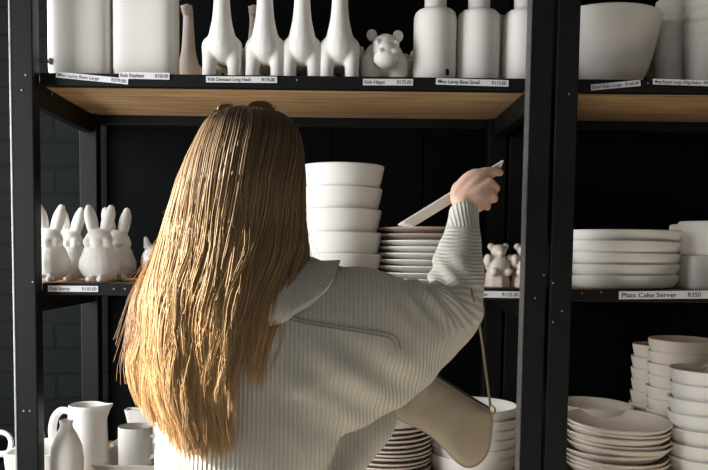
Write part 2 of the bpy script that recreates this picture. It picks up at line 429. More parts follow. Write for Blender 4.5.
# hippos
def hippo_mesh():
    p = [ell((0, .07, .058), (.054, .085, .048)), ell((0, -.005, .060), (.050, .04, .046))]
    p += [ell((0, -.035, .078), (.034, .035, .034)), ell((0, -.058, .052), (.031, .026, .0235)), ell((0, -.05, .066), (.026, .03, .028))]
    for s in (-1, 1):
        p += [ell((s*.031, -.022, .112), (.0135, .006, .0145)), ell((s*.022, -.06, .086), (.008, .008, .008)), ell((s*.016, -.076, .064), (.008, .006, .006))]
        p += chain([(s*.032, -.014, .05, .026), (s*.034, -.022, .003, .0205)], n=12)
        p += chain([(s*.034, .11, .05, .028), (s*.036, .11, .003, .022)], n=12)
    V, Fc = merge(p); V = [(x*1.1, y*1.05, max(z, 0)*1.13) for x, y, z in V]
    return fuse('hippo', [(V, Fc)], .0028, 3)
hm = set_mat(hippo_mesh(), BQ)
for px_, Y, rz, lab in ((384, 2.08, .08, 'white hippo figurine with round ears facing out beside the dinosaurs'), (404, 2.27, -.1, 'white hippo figurine behind, mostly hidden by the small lamp base')):
    o = link('hippo_figurine', hm, None, (X_at(px_, 60, Y-.03), Y, ZU+.001), (0, 0, rz)); tag(o, lab, 'figurine', 'hippos')
for px_, Y in ((360, 2.24),):
    o = obj('egg_cup', lathe([(0, 0), (.022, 0), (.024, .003), (.025, .025), (.023, .028), (.02, .026), (.02, .006), (0, .005)], 32), BQ, None, (X_at(px_, 70, Y), Y, ZU+.001))
    tag(o, 'low white cup showing between the last dinosaur and the hippo', 'cup')

# bunnies
def bunny_mesh():
    p = [ell((0, 0, .046), (.054, .05, .047)), ell((0, 0, .066), (.046, .044, .046)), ell((0, -.003, .112), (.036, .034, .030)), ell((0, -.03, .104), (.016, .012, .012))]
    for s in (-1, 1):
        p += chain([(s*.014, 0, .125, .012), (s*.019, .003, .152, .0165), (s*.026, .008, .180, .0155), (s*.029, .01, .196, .010)], n=14)
        p += [ell((s*.014, -.048, .009), (.0105, .012, .009)), ell((s*.022, -.016, .105), (.016, .018, .018))]
    p += [ell((0, .052, .03), (.016, .014, .016))]
    V, Fc = merge(p); V = [(x, y, max(z, 0)) for x, y, z in V]
    return fuse('bunny', [(V, Fc)], .0026, 5)
bmh = set_mat(bunny_mesh(), BQ)
for px_, Y, rz, lab in ((50, 2.05, .05, 'white bunny figurine half hidden by the black post'), (70.5, 2.17, -.15, 'white bunny behind, between the two front bunnies, one ear forward'),
                        (99.5, 2.045, .05, 'white bunny in front with two rounded feet at the shelf edge'), (117, 2.16, .35, 'white bunny turned aside at the back, nearest the golden hair')):
    o = link('bunny_figurine', bmh, None, (X_at(px_, 260, Y), Y, ZM+.001), (0, 0, rz)); tag(o, lab, 'figurine', 'bunnies')
# pig
p = [ell((0, 0, .055), (.054, .06, .052)), ell((0, -.05, .068), (.03, .03, .03)), ell((0, -.078, .064), (.015, .01, .013))]
for s in (-1, 1):
    p += chain([(s*.026, -.03, .098, .012), (s*.03, -.034, .118, .006)], n=10, seg=6)
    for y_ in (-.028, .03): p += chain([(s*.026, y_, .04, .018), (s*.028, y_, .003, .014)], n=10, seg=6)
V, Fc = merge(p); V = [(x, y, max(z, 0)) for x, y, z in V]
thing_mesh('pig_figurine', fuse('pig', [(V, Fc)], .0028, 3), BQ, 'round white pig figurine with a pointed ear, half hidden by the golden hair', 'figurine', (X_at(161, 260, 2.12), 2.12, ZM+.001), (0, 0, -.15))
# bears on plinths
def bear_mesh():
    p = [lathe([(0, 0), (.036, 0), (.036, .006), (.033, .034), (.03, .04), (0, .04)], 8), ell((0, 0, .058), (.034, .03, .03)), ell((0, -.024, .056), (.026, .012, .024)),
         ell((0, -.006, .095), (.021, .02, .018)), ell((0, -.024, .091), (.009, .008, .007))]
    for s in (-1, 1):
        p += [ell((s*.02, -.002, .107), (.010, .007, .010)), ell((s*.031, -.012, .07), (.012, .014, .018)), ell((s*.02, -.03, .04), (.012, .012, .011))]
    return fuse('bear', p, .0024, 2)
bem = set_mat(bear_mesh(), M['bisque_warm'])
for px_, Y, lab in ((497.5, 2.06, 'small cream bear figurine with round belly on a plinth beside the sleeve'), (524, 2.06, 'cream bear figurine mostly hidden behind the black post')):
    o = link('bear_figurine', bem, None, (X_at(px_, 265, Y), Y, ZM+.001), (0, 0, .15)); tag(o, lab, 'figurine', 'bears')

# nested bowls and plates
def bowl_profile(r, h, foot, t=.006, floor=.02, curve=.55):
    p = [(0, .003), (foot*.8, .003), (foot*.82, 0), (foot, 0), (foot*1.0, .004)]
    N = 9
    for k in range(1, N+1):
        u = k/N; p.append((foot+(r-foot)*(u**curve), .004+(h-.004)*u))
    p += [(r-t*.3, h+.0025), (r-t*.8, h+.001)]
    for k in range(N, 0, -1):
        u = k/N; z = floor+(h-floor)*u
        uo = (z-.004)/(h-.004); p.append((foot+(r-foot)*(max(uo, .01)**curve)-t, z))
    p += [(foot*.5, floor), (0, floor)]
    return p
def plate_profile(r, h, foot, t=.005):
    return [(0, .002), (foot*.9, .002), (foot*.92, 0), (foot, 0), (foot+.004, .003), (r*.85, h*.42), (r*.97, h*.85), (r, h), (r-.002, h+.003), (r-t, h+.001), (r*.84-t*.4, h*.45+t*.8), (foot, t+.003), (0, t+.002)]
def stack(name, mesh, m, cx, cy, z0, dz, n, label, cat, group, jit=.002, tilt=.01, rim=None):
    """n pieces, bottom first; label has {} for the place in the stack"""
    set_mat(mesh, m)
    src = None; z = z0
    for i in range(n):
        k = n-1-i
        loc = (cx+random.uniform(-jit, jit), cy+random.uniform(-jit, jit), z); rot = (random.uniform(-tilt, tilt), random.uniform(-tilt, tilt), random.uniform(0, 6))
        if src is None: o = src = link(name, mesh, None, loc, rot)
        else: o = dup(src, loc, rot)
        tag(o, label.format(nth(k, n)), cat, group)
        z += dz[i] if isinstance(dz, (list, tuple)) else dz
    return src

# bowls beside the hair
Yb = 2.13
cxb = X_at(342, 200, Yb)
bm_ = to_mesh('bowl', lathe(bowl_profile(.1115, .082, .088, .006, .055, .6), 72), BQ)
stack('bowl', bm_, BQ, cxb, Yb, ZM+.001, [.058, .060, .058, .0615, .05], 5, '{} of the large white bowls stacked between the hair and the arm', 'bowl', 'stack of large white bowls', .003, .018)
# plates beside the bowls, the top two darker pinkish
Yp = 2.15
cxp = X_at(427, 240, Yp)
pm = to_mesh('plate', lathe(plate_profile(.14, .0155, .09), 72), BQ)
stack('plate', pm, BQ, cxp, Yp, ZM+.001, .0172, 7, '{} of the pale plates stacked under the raised arm', 'plate', 'pale plates under the arm', .003, .006)
pm2 = to_mesh('plate', lathe(plate_profile(.14, .0155, .09), 72), M['bisque_pink'])
stack('plate', pm2, M['bisque_pink'], cxp-.002, Yp, ZM+.001+7*.0172, .0172, 2, '{} of two darker pinkish plates on the pale plate stack', 'plate', 'darker pinkish plates', .002, .006)

# lower shelf, beside and behind the bag
Yq = 2.13
pm3 = to_mesh('plate', lathe(plate_profile(.135, .016, .085), 72), BQ)
stack('plate', pm3, M['bisque_warm'], X_at(384, 440, Yq), Yq, ZL+.001, .0125, 12, '{} of the cream plates stacked behind the sweater hem and bag', 'plate', 'cream plates on the lower shelf', .004, .02)
bw3 = to_mesh('bowl', lathe(bowl_profile(.122, .062, .10, .006, .024, .5), 72), BQ)
stack('bowl', bw3, BQ, X_at(473.5, 430, 2.13), 2.13, ZL+.001, .0265, 6, '{} of the wide white bowls stacked behind the beige bag', 'bowl', 'wide bowls behind the bag', .003, .008)

# jug, bottle, mug and tray at the lower shelf's end
def handle(name, pts, r, parent, m, flat=1.4):
    q = spline(pts, 22); return obj(name, tube([tuple(v) for v in q], r, 12, True, flat), m, parent)
Yj = 2.14
xj = X_at(87, 430, Yj)
prof = [(0, 0), (.056, 0), (.059, .003), (.0595, .03), (.056, .09), (.051, .14), (.0495, .165), (.0495, .178), (.048, .18), (.046, .178), (.047, .15), (.05, .1), (.055, .03), (.052, .012), (0, .010)]
V, Fc = lathe(prof, 64)
V2 = []
for x, y, z in V:            # pull a spout out of the rim, towards +x
    r = math.hypot(x, y)
    if r > 1e-5:
        a = math.atan2(y, x); w = math.exp(-(a/.42)**2)*max(0, (z-.10)/.08)**2
        k = 1+.62*w; x, y = x*k, y*(1-.25*w); z += .006*w
    V2.append((x, y, z))
jug = tag(obj('jug', (V2, Fc), BQ, None, (xj, Yj, ZL+.001), (0, 0, -.15)), 'tall white jug with big handle behind the slim bottle', 'jug')
handle('handle', [(-.045, 0, .155), (-.075, 0, .160), (-.098, 0, .135), (-.104, 0, .09), (-.088, 0, .05), (-.052, 0, .035)], .0085, jug, BQ)
Yt = 2.0
xt = X_at(66.5, 440, Yt)
tag(obj('bottle', lathe([(r_*1.1, z_*1.12) for r_, z_ in [(0, 0), (.03, 0), (.034, .004), (.0385, .03), (.0395, .055), (.036, .085), (.026, .112), (.0165, .128), (.0145, .137), (.0165, .145), (.0145, .148), (.0115, .145), (.0105, .135), (.012, .12), (0, .10)]], 48), BQ, None, (xt, Yt, ZL+.001)),
    'slim white bottle with narrow neck in front of the jug', 'bottle')
# serving tray with sloping rim
def dish(L, W, h, slope, t=.005, r=.03, n=10):
    def ring(a, b, rr, z):
        out = []
        for cx_, cy_, a0 in ((a-rr, b-rr, 0), (-a+rr, b-rr, PI/2), (-a+rr, -b+rr, PI), (a-rr, -b+rr, 1.5*PI)):
            for k in range(n):
                g = a0+PI/2*k/(n-1); out.append((cx_+rr*math.cos(g), cy_+rr*math.sin(g), z))
        return out
    rings = [ring(L/2-slope, W/2-slope, max(.004, r-slope*.5), 0), ring(L/2-.001, W/2-.001, r, h-.004), ring(L/2, W/2, r, h-.001), ring(L/2-.002, W/2-.002, r, h), ring(L/2-t, W/2-t, r, h-.001), ring(L/2-slope-t, W/2-slope-t, max(.004, r-slope*.5), t)]
    V = [v for q in rings for v in q]; N = len(rings[0]); Fc = []
    for i in range(len(rings)-1):
        for k in range(N):
            k2 = (k+1) % N; Fc.append((i*N+k, i*N+k2, (i+1)*N+k2, (i+1)*N+k))
    Fc.append(tuple(range(N))[::-1]); Fc.append(tuple(range((len(rings)-1)*N, len(rings)*N)))
    return V, Fc
trx = X_at(89, 466, 2.03)+.14
tag(obj('serving_tray', dish(.28, .25, .036, .024, r=.016), BQ, None, (trx, 2.158, ZL+.001)), 'square white tray with sloping rim under the mug', 'tray')
Ym = 2.135
xm = X_at(135.5, 440, Ym)
mug = tag(obj('mug', lathe([(0, .002), (.036, .002), (.038, 0), (.042, 0), (.0445, .004), (.047, .012), (.0475, .06), (.0475, .112), (.0465, .115), (.0445, .113), (.044, .06), (.043, .012), (0, .008)], 56), BQ, None, (xm, Ym, ZL+.0075), (0, 0, -.35)),
          'white mug with ear-shaped handle standing on the square tray', 'mug')
handle('handle', [(.045, 0, .088), (.06, 0, .090), (.073, 0, .078), (.074, 0, .058), (.066, 0, .038), (.045, 0, .03)], .0052, mug, BQ)
tag(obj('dish', dish(.16, .10, .024, .008, r=.014), BQ, None, (X_at(112, 446, 2.33)+.08, 2.35, ZL+.001)), 'low white dish on the shelf behind the tray', 'dish')
tag(obj('dish', dish(.15, .05, .11, .022, r=.012), BQ, None, (X_at(118, 415, 2.43)+.098, 2.432, ZL+.001), (0, 0, 0)), 'tall white trough dish at the back behind the mug', 'dish')

# ------------------------------------------------------------------ low table with pottery at the far end
tb = empty('side_table', (-1.16, 2.22, 0)); tag(tb, 'low black table beside the shelving unit, carrying white pots', 'table')
obj('tabletop', box(-.33, .33, -.25, .25, ZL-.03, ZL, .003), M['panel'], tb)
for sx in (-.30, .30):
    for sy in (-.22, .22): obj('leg', box(sx-.02, sx+.02, sy-.02, sy+.02, 0, ZL-.03, .002), M['panel'], tb)
tag(obj('planter', dish(.14, .20, .062, .006, r=.02, t=.007), BQ, None, (X_at(1.5, 452, 2.04)+.071, 2.13, ZL+.001)), 'deep white rectangular planter just outside the post on the low table', 'planter')
tp = tag(obj('teapot', lathe([(0, 0), (.04, 0), (.05, .01), (.056, .035), (.05, .065), (.035, .08), (.03, .083), (.01, .09), (.012, .1), (0, .104)], 40), BQ, None, (X_at(-27, 440, 2.2), 2.2, ZL+.001)), 'white teapot whose looped handle shows at the frame edge', 'teapot')
handle('handle', [(.048, 0, .062), (.075, 0, .083), (.102, 0, .075), (.11, 0, .05), (.098, 0, .022), (.05, 0, .02)], .007, tp, BQ)
handle('spout', [(-.05, 0, .03), (-.07, 0, .04), (-.082, 0, .065), (-.092, 0, .08)], .008, tp, BQ)
cr_ = [(x, y, z) for x, y, z in lathe([(0, 0), (.032, 0), (.036, .01), (.037, .04), (.033, .065), (.034, .08), (.031, .08), (.03, .065), (.033, .02), (0, .01)], 40)[0]]
Fcr = lathe([(0, 0), (.032, 0), (.036, .01), (.037, .04), (.033, .065), (.034, .08), (.031, .08), (.03, .065), (.033, .02), (0, .01)], 40)[1]
cr2 = []
for x, y, z in cr_:
    r = math.hypot(x, y)
    if r > 1e-5:
        a = math.atan2(y, -x); w = math.exp(-(a/.4)**2)*max(0, (z-.05)/.03)**1.5; x *= 1+.55*w; z += .005*w
    cr2.append((x, y, z))
tag(obj('creamer', (cr2, Fcr), BQ, None, (X_at(15, 440, 2.33)+.053, 2.33, ZL+.001)), 'small white creamer jug with spout, behind the planter', 'jug')

# ------------------------------------------------------------------ pottery on the second unit
Yr = 2.15
o = tag(obj('bowl', lathe(bowl_profile(.157, .197, .075, .007, .02, .40), 80), BQ, None, (.712, Yr, ZU+.001)), 'huge white bowl on the top shelf of the second unit', 'bowl')
o = tag(obj('bowl', lathe(bowl_profile(.055, .06, .03, .005, .01, .6), 48), M['bisque_warm'], None, (X_at(648, 70, 2.33), 2.33, ZU+.001)), 'small shaded bowl behind the huge bowl and the cups', 'bowl')
def cup_profile(r, h, b, t=.004):
    return [(0, .002), (b-.006, .002), (b-.004, 0), (b-.001, 0), (b, .003), (b+(r-b)*.5, h*.5), (r-.0022, h-.020), (r, h-.016), (r+.0006, h-.003), (r-.001, h), (r-t, h-.002), (b+(r-b)*.5-t, h*.5), (b-t, .008), (0, .007)]
cm = to_mesh('cup', lathe(cup_profile(.046, .118, .034), 48), BQ)
stack('cup', cm, BQ, X_at(671.5, 50, 2.17), 2.17, ZU+.001, .0235, 7, '{} of the tall white cups stacked beside the huge bowl', 'cup', 'cups beside the huge bowl', .001, .01)
cm2 = to_mesh('cup', lathe(cup_profile(.050, .142, .036), 48), BQ)
stack('cup', cm2, BQ, X_at(702.5, 50, 2.09), 2.09, ZU+.001, .034, 4, '{} of the larger white cups stacked at the frame edge, top shelf', 'cup', 'cups at the frame edge', .001, .006)
cm3 = to_mesh('cup', lathe(cup_profile(.046, .118, .034), 48), BQ)
stack('cup', cm3, BQ, X_at(664, 10, 2.32), 2.32, ZU+.001, .03, 5, '{} of the white cups stacked in the back row of the top shelf', 'cup', 'cups in the back row', .001, .008)
# cake-server dishes
Yc = 2.155
dm2 = to_mesh('cake_dish', lathe([(0, .002), (.128, .002), (.13, 0), (.145, 0), (.158, .004), (.166, .014), (.169, .026), (.170, .033), (.168, .0355), (.165, .034), (.163, .022), (.155, .0335), (.10, .0305), (0, .0305)], 88), BQ)
stack('cake_dish', dm2, BQ, .775, Yc, ZM+.001, .0300, 5, '{} of the wide white cake dishes stacked above the handwritten label', 'dish', 'cake dishes', .006, .012)
# square canisters
can = to_mesh('canister', lathe([(0, 0), (.046, 0), (.05, .004), (.052, .012), (.0525, .06), (.0525, .084), (.050, .089), (.044, .0905), (0, .0905)], 64, sq=5), BQ)
cx_ = X_at(691, 255, 2.02)+.053
stack('canister', can, BQ, cx_, 2.075, ZM+.001, .0905, 2, '{} of two square white canisters stacked at the frame edge', 'canister', 'canisters', .0, .0)
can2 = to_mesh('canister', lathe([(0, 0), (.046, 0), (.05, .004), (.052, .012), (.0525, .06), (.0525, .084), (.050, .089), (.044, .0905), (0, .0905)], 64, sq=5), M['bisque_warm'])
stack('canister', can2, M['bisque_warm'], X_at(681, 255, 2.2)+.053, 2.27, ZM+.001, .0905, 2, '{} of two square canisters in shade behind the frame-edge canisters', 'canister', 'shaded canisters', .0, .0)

# lower shelf of the second unit
Yd = 2.12
pl = to_mesh('plate', lathe(plate_profile(.141, .036, .085, .006), 80), BQ)
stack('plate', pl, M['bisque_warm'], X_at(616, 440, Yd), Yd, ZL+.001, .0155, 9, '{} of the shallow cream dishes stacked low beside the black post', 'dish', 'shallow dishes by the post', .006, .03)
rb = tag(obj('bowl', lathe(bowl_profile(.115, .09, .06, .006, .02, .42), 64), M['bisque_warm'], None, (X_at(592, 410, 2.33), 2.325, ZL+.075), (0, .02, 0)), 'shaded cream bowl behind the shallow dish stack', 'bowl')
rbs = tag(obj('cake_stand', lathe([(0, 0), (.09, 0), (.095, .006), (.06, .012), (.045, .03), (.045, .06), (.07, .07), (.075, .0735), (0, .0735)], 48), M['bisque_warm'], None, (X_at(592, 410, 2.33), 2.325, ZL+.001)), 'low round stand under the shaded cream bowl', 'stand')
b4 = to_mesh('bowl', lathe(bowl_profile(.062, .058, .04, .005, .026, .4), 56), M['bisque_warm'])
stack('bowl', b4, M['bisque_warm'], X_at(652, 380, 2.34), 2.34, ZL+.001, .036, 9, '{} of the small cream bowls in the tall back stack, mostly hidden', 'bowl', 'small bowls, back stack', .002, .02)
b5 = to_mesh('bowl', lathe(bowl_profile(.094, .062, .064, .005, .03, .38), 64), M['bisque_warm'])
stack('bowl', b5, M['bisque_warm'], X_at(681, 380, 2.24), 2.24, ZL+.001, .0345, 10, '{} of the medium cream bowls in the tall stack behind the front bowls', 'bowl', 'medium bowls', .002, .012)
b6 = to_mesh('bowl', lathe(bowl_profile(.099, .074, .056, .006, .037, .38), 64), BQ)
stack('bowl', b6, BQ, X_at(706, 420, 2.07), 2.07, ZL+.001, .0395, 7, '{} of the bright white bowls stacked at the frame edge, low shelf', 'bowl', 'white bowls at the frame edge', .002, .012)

# ------------------------------------------------------------------ the person
HX = -.167
person = empty('person', (HX, 1.38, 0))
tag(person, 'person seen from behind with long golden-brown hair, cream knit sweater, reaching up with a tray', 'person')
OFF = Vector((-HX, -1.38, 0))
def pchild(name, me, m=None, parent=None):
    if m is not None: set_mat(me, m)
    o = link(name, me, parent if parent is not None else person)
    if parent is None: o.location = OFF
    return o
def A(px, py, Y, r): v = at(px, py, Y); return (v.x, v.y, v.z, r)

# body : one continuous skin
B = []
HC = Vector((HX, 1.365, 1.565))
B += [ell(HC+Vector((0, -.005, .015)), (.074, .094, .092), n=28, m=18), ell(HC+Vector((0, .035, -.045)), (.058, .066, .075)), ell(HC+Vector((0, .06, -.095)), (.03, .03, .024)),
      ell(HC+Vector((0, .098, -.03)), (.012, .016, .018)), ell(HC+Vector((0, .09, -.01)), (.009, .012, .026)), ell(HC+Vector((0, .089, -.065)), (.02, .01, .007)), ell(HC+Vector((0, .087, -.074)), (.017, .01, .007))]
for s in (-1, 1):
    B += [ell(HC+Vector((s*.076, .0, -.02)), (.007, .018, .031)), ell(HC+Vector((s*.028, .084, .012)), (.02, .012, .008))]
B += chain([(HX, 1.36, 1.53, .056), (HX, 1.37, 1.46, .054), (HX, 1.375, 1.40, .062)])
torso = [(1.40, .10, .07), (1.36, .165, .085), (1.28, .165, .105), (1.18, .145, .10), (1.08, .125, .092), (1.0, .15, .105), (.92, .168, .115), (.85, .15, .11)]
V, Fc = [], []
for z, rx, ry in torso:
    for k in range(28): a = 2*PI*k/28; V.append((HX+rx*math.cos(a), 1.38+ry*math.sin(a), z))
for i in range(len(torso)-1):
    for k in range(28): k2 = (k+1) % 28; Fc.append((i*28+k, i*28+k2, (i+1)*28+k2, (i+1)*28+k))
Fc += [tuple(range(28)), tuple(range(7*28, 8*28))]
B.append((V, Fc))
for s in (-1, 1):
    B += chain([(HX+s*.085, 1.385, .88, .085), (HX+s*.09, 1.385, .70, .072), (HX+s*.09, 1.385, .48, .052), (HX+s*.09, 1.39, .34, .05), (HX+s*.09, 1.395, .09, .034)])
    B += chain([(HX+s*.09, 1.38, .05, .036), (HX+s*.095, 1.45, .04, .034), (HX+s*.10, 1.53, .026, .024)])
# right arm, raised
W = A(464, 209, 1.70, .025)
B += chain([A(325, 292, 1.38, .052), A(395, 302, 1.48, .046), A(462, 310, 1.58, .042)])
B += chain([A(462, 310, 1.58, .042), A(464, 265, 1.635, .038), W])
# right hand
K = [A(484.5, 172.5, 1.714, .0125), A(490, 183.5, 1.703, .0128), A(490.5, 194, 1.700, .0122), A(484.5, 203.5, 1.702, .0115)]
wr = [A(459.5, 201, 1.704, .0175), A(462.5, 203, 1.70, .019), A(466, 206, 1.70, .018), A(469, 208.5, 1.702, .016)]
for a, k in zip(wr, K):
    mid = tuple((a[i]+k[i])/2-(0.005 if i == 1 else 0) for i in range(3))+(.0155,)
    B += chain([a, mid, k], n=12, seg=10)
B += chain([W, A(463.5, 203, 1.702, .024), A(468, 197, 1.704, .022)], n=12)
B += chain([A(466, 192, 1.71, .020), A(476, 189, 1.708, .0185), A(483, 192, 1.706, .0155)], n=12)
B += chain([A(459, 192, 1.712, .0165), A(466, 181.5, 1.714, .0165), A(475, 175.5, 1.713, .0155), A(484, 175, 1.712, .013)], n=12, seg=12)
FING = [[K[0], A(495.5, 171.5, 1.722, .0105), A(499.5, 172.5, 1.744, .0092), A(496, 172.5, 1.770, .0076)],
        [K[1], A(494.5, 187.5, 1.716, .0108), A(495.5, 187.5, 1.745, .0096), A(488, 181, 1.770, .0078)],
        [K[2], A(493.5, 198, 1.714, .0104), A(493, 197.5, 1.740, .009), A(483, 186.5, 1.763, .0074)],
        [K[3], A(487, 206.5, 1.714, .0092), A(485.5, 205.5, 1.735, .008), A(476.5, 191.5, 1.754, .0066)]]
for f_ in FING: B += chain(f_, n=12, seg=16)
B += chain([A(457.5, 199, 1.708, .017), A(458, 189, 1.718, .0155), A(463, 183, 1.735, .0115), A(470, 177.5, 1.754, .0095), A(477, 173, 1.772, .008)], n=12, seg=16)
# left arm, bent in front of the body
B += chain([(-.315, 1.38, 1.345, .05), (-.315, 1.45, 1.24, .045), (-.305, 1.52, 1.14, .04)])
B += chain([(-.305, 1.52, 1.14, .04), (-.25, 1.60, 1.12, .034), (-.18, 1.64, 1.12, .024)])
B += chain([(-.18, 1.64, 1.12, .022), (-.15, 1.645, 1.12, .022), (-.12, 1.645, 1.118, .02)])
for i in range(4):
    zz = 1.14-.016*i; B += chain([(-.115, 1.648, zz, .0095), (-.085, 1.645, zz-.002, .0085), (-.065, 1.63, zz-.006, .0078), (-.062, 1.612, zz-.008, .0068)], n=10, seg=12)
B += chain([(-.16, 1.635, 1.135, .014), (-.13, 1.615, 1.15, .011), (-.105, 1.607, 1.152, .0085)], n=10, seg=10)
body = pchild('body', fuse('body', B, .0038, 3), M['skin'])
for s in (-1, 1):
    e = obj('eye', ell(HC+Vector((s*.03, .078, .0)), (.011, .011, .009)), M['shoe'], person); e.location = OFF

# trousers and shoes
T = []
lv = [(1.02, .165, .118), (.94, .180, .128), (.86, .178, .125), (.82, .175, .118)]
V, Fc = [], []
for z, rx, ry in lv:
    for k in range(28): a = 2*PI*k/28; V.append((HX+rx*math.cos(a), 1.38+ry*math.sin(a), z))
for i in range(3):
    for k in range(28): k2 = (k+1) % 28; Fc.append((i*28+k, i*28+k2, (i+1)*28+k2, (i+1)*28+k))
Fc += [tuple(range(28)), tuple(range(3*28, 4*28))]
T.append((V, Fc))
for s in (-1, 1): T += chain([(HX+s*.088, 1.383, .86, .092), (HX+s*.092, 1.385, .68, .08), (HX+s*.092, 1.387, .46, .064), (HX+s*.092, 1.392, .30, .06), (HX+s*.092, 1.395, .12, .056)])
pchild('trousers', fuse('trousers', T, .007, 3), M['denim'])
for s in (-1, 1):
    q = chain([(HX+s*.09, 1.35, .042, .040), (HX+s*.094, 1.43, .045, .043), (HX+s*.10, 1.53, .035, .036), (HX+s*.102, 1.57, .03, .028)])+chain([(HX+s*.09, 1.385, .06, .045), (HX+s*.09, 1.39, .10, .046)], seg=6)
    V, Fc = merge(q); V = [(x, y, max(z, .0)) for x, y, z in V]
    pchild('shoe', fuse('shoe', [(V, Fc)], .005, 3), M['shoe'])

# sweater : torso, batwing sleeve, forearm, left sleeve fused into one knitted skin
def zpx(y): return at(250, y, 1.36).z
K_ = []
def hloft(rows, n=40, e=2.3):
    V, Fc = [], []
    for z, xl, xr, yc, d in rows:
        cx, hw = (xl+xr)/2, (xr-xl)/2
        for k in range(n):
            a = 2*PI*k/n; c, s = math.cos(a), math.sin(a); q = (abs(c)**e+abs(s)**e)**(-1/e); V.append((cx+hw*q*c, yc+d*q*s, z))
    for i in range(len(rows)-1):
        for k in range(n): k2 = (k+1) % n; Fc.append((i*n+k, i*n+k2, (i+1)*n+k2, (i+1)*n+k))
    Fc += [tuple(range(n)), tuple(range((len(rows)-1)*n, len(rows)*n))]
    return V, Fc
def TX(px_, y): return at(px_, y, 1.36).x
rows = []
for y, xl, xr, d in ((272, 205, 288, .075), (280, 180, 318, .098), (292, 158, 335, .115), (315, 145, 345, .128), (350, 147, 352, .135), (390, 150, 355, .138), (425, 156, 346, .142), (455, 157, 334, .146), (485, 160, 322, .143), (510, 165, 325, .135), (525, 172, 318, .125)):
    rows.append((zpx(y), TX(xl, y), TX(xr, y), 1.372, d))
rows = [tuple(v) for v in spline(rows, 26)]
K_.append(hloft(rows))
# side flap of the hem, below and beyond the sleeve
K_.append(hloft([tuple(v) for v in spline([(zpx(398), TX(318, 398), TX(378, 398), 1.46, .04), (zpx(420), TX(312, 420), TX(400, 420), 1.47, .058), (zpx(440), TX(308, 440), TX(398, 440), 1.465, .066), (zpx(460), TX(300, 460), TX(381, 460), 1.45, .068), (zpx(485), TX(290, 485), TX(355, 485), 1.42, .07), (zpx(505), TX(285, 505), TX(338, 505), 1.40, .07)], 14)]))
# batwing sections
bat = [(285, 276, 462, 1.345, .105), (312, 268, 452, 1.345, .105), (340, 268, 438, 1.355, .10), (370, 270, 424, 1.375, .09), (398, 277, 407, 1.42, .082), (424, 279, 388, 1.47, .075), (448, 280, 364, 1.525, .066), (468, 287, 345, 1.565, .054), (480, 297, 328, 1.585, .036), (485, 305, 318, 1.59, .015)]
bat = [tuple(v) for v in spline(bat, 30)]
n = 36; V, Fc = [], []
for px_, yt, yb, Yc_, d in bat:
    a_, b_ = at(px_, yt, Yc_), at(px_, yb, Yc_); zc, hz = (a_.z+b_.z)/2, (a_.z-b_.z)/2
    for k in range(n):
        a = 2*PI*k/n; c, s = math.cos(a), math.sin(a); e = 2.2; q = (abs(c)**e+abs(s)**e)**(-1/e)
        dd = d*(1.0 if s > -.2 else max(.55, 1+.5*(s+.2)))
        V.append((a_.x+(b_.x-a_.x)*(1-s)/2, Yc_+dd*q*c, zc+hz*q*s))
for i in range(len(bat)-1):
    for k in range(n): k2 = (k+1) % n; Fc.append((i*n+k, i*n+k2, (i+1)*n+k2, (i+1)*n+k))
Fc += [tuple(range(n)), tuple(range((len(bat)-1)*n, len(bat)*n))]
K_.append((V, Fc))
K_ += chain([A(457, 312, 1.565, .055), A(456, 290, 1.58, .059), A(457, 270, 1.605, .0595), A(460, 250, 1.635, .050), A(463, 230, 1.668, .037), A(464, 217, 1.688, .031), A(464.3, 211, 1.697, .0305)], n=24, seg=24)[:2]
K_ += chain([(-.31, 1.375, 1.335, .052), (-.316, 1.45, 1.235, .056), (-.308, 1.52, 1.14, .062), (-.25, 1.60, 1.115, .052), (-.195, 1.632, 1.118, .036)], n=20, seg=22)
sw = fuse('sweater', K_, .0048, 7, .5)
nv = len(sw.vertices); co = np.empty(nv*3); sw.vertices.foreach_get('co', co); co = co.reshape(-1, 3)
nr = np.empty(nv*3); sw.vertices.foreach_get('normal', nr); nr = nr.reshape(-1, 3)
# soft drape: broad folds and creases at the elbow crook
from mathutils import noise
crook = np.array(at(432, 284, 1.53)); elbow = np.array(at(462, 312, 1.58))
d = np.zeros(nv)
for i in range(nv):
    p_ = co[i]
    d[i] = .0075*noise.noise(Vector((p_[0]*8, p_[1]*6, p_[2]*5)))+.0025*noise.noise(Vector((p_[0]*22+3, p_[1]*20, p_[2]*14)))
    g = math.exp(-(((p_[0]-crook[0])/.075)**2+((p_[2]-crook[2]+.005)/.05)**2))
    s_ = (p_[0]-crook[0])*.75+(p_[2]-crook[2])*.65
    d[i] += .006*g*math.sin(s_*2*PI/.034)
    # slack folds running from the armpit to the hem
    t_ = (p_[0]+.02)*.62+(p_[2]-1.15)*.78
    g2 = math.exp(-(((p_[0]-.05)/.10)**2+((p_[2]-1.20)/.09)**2))
    d[i] += .0055*g2*math.sin(t_*2*PI/.07)
co2 = co+nr*d[:, None]; sw.vertices.foreach_set('co', co2.ravel())
# rib coordinate: along x on the body and upper arm, turning round the crook, along the forearm above it
pv = np.array(at(428, 282, 1.53)); R0 = .05
x, z = co[:, 0]-pv[0], co[:, 2]-pv[2]
th = np.arctan2(z, x)        # 0 = straight out, +90 = up
rib = co[:, 0].copy()+.10*(co[:, 2]-1.2)*(co[:, 0] < .05)*0
ar = (x > 0) & (z < 0); rib[ar] = pv[0]+R0*(th[ar]+PI/2)
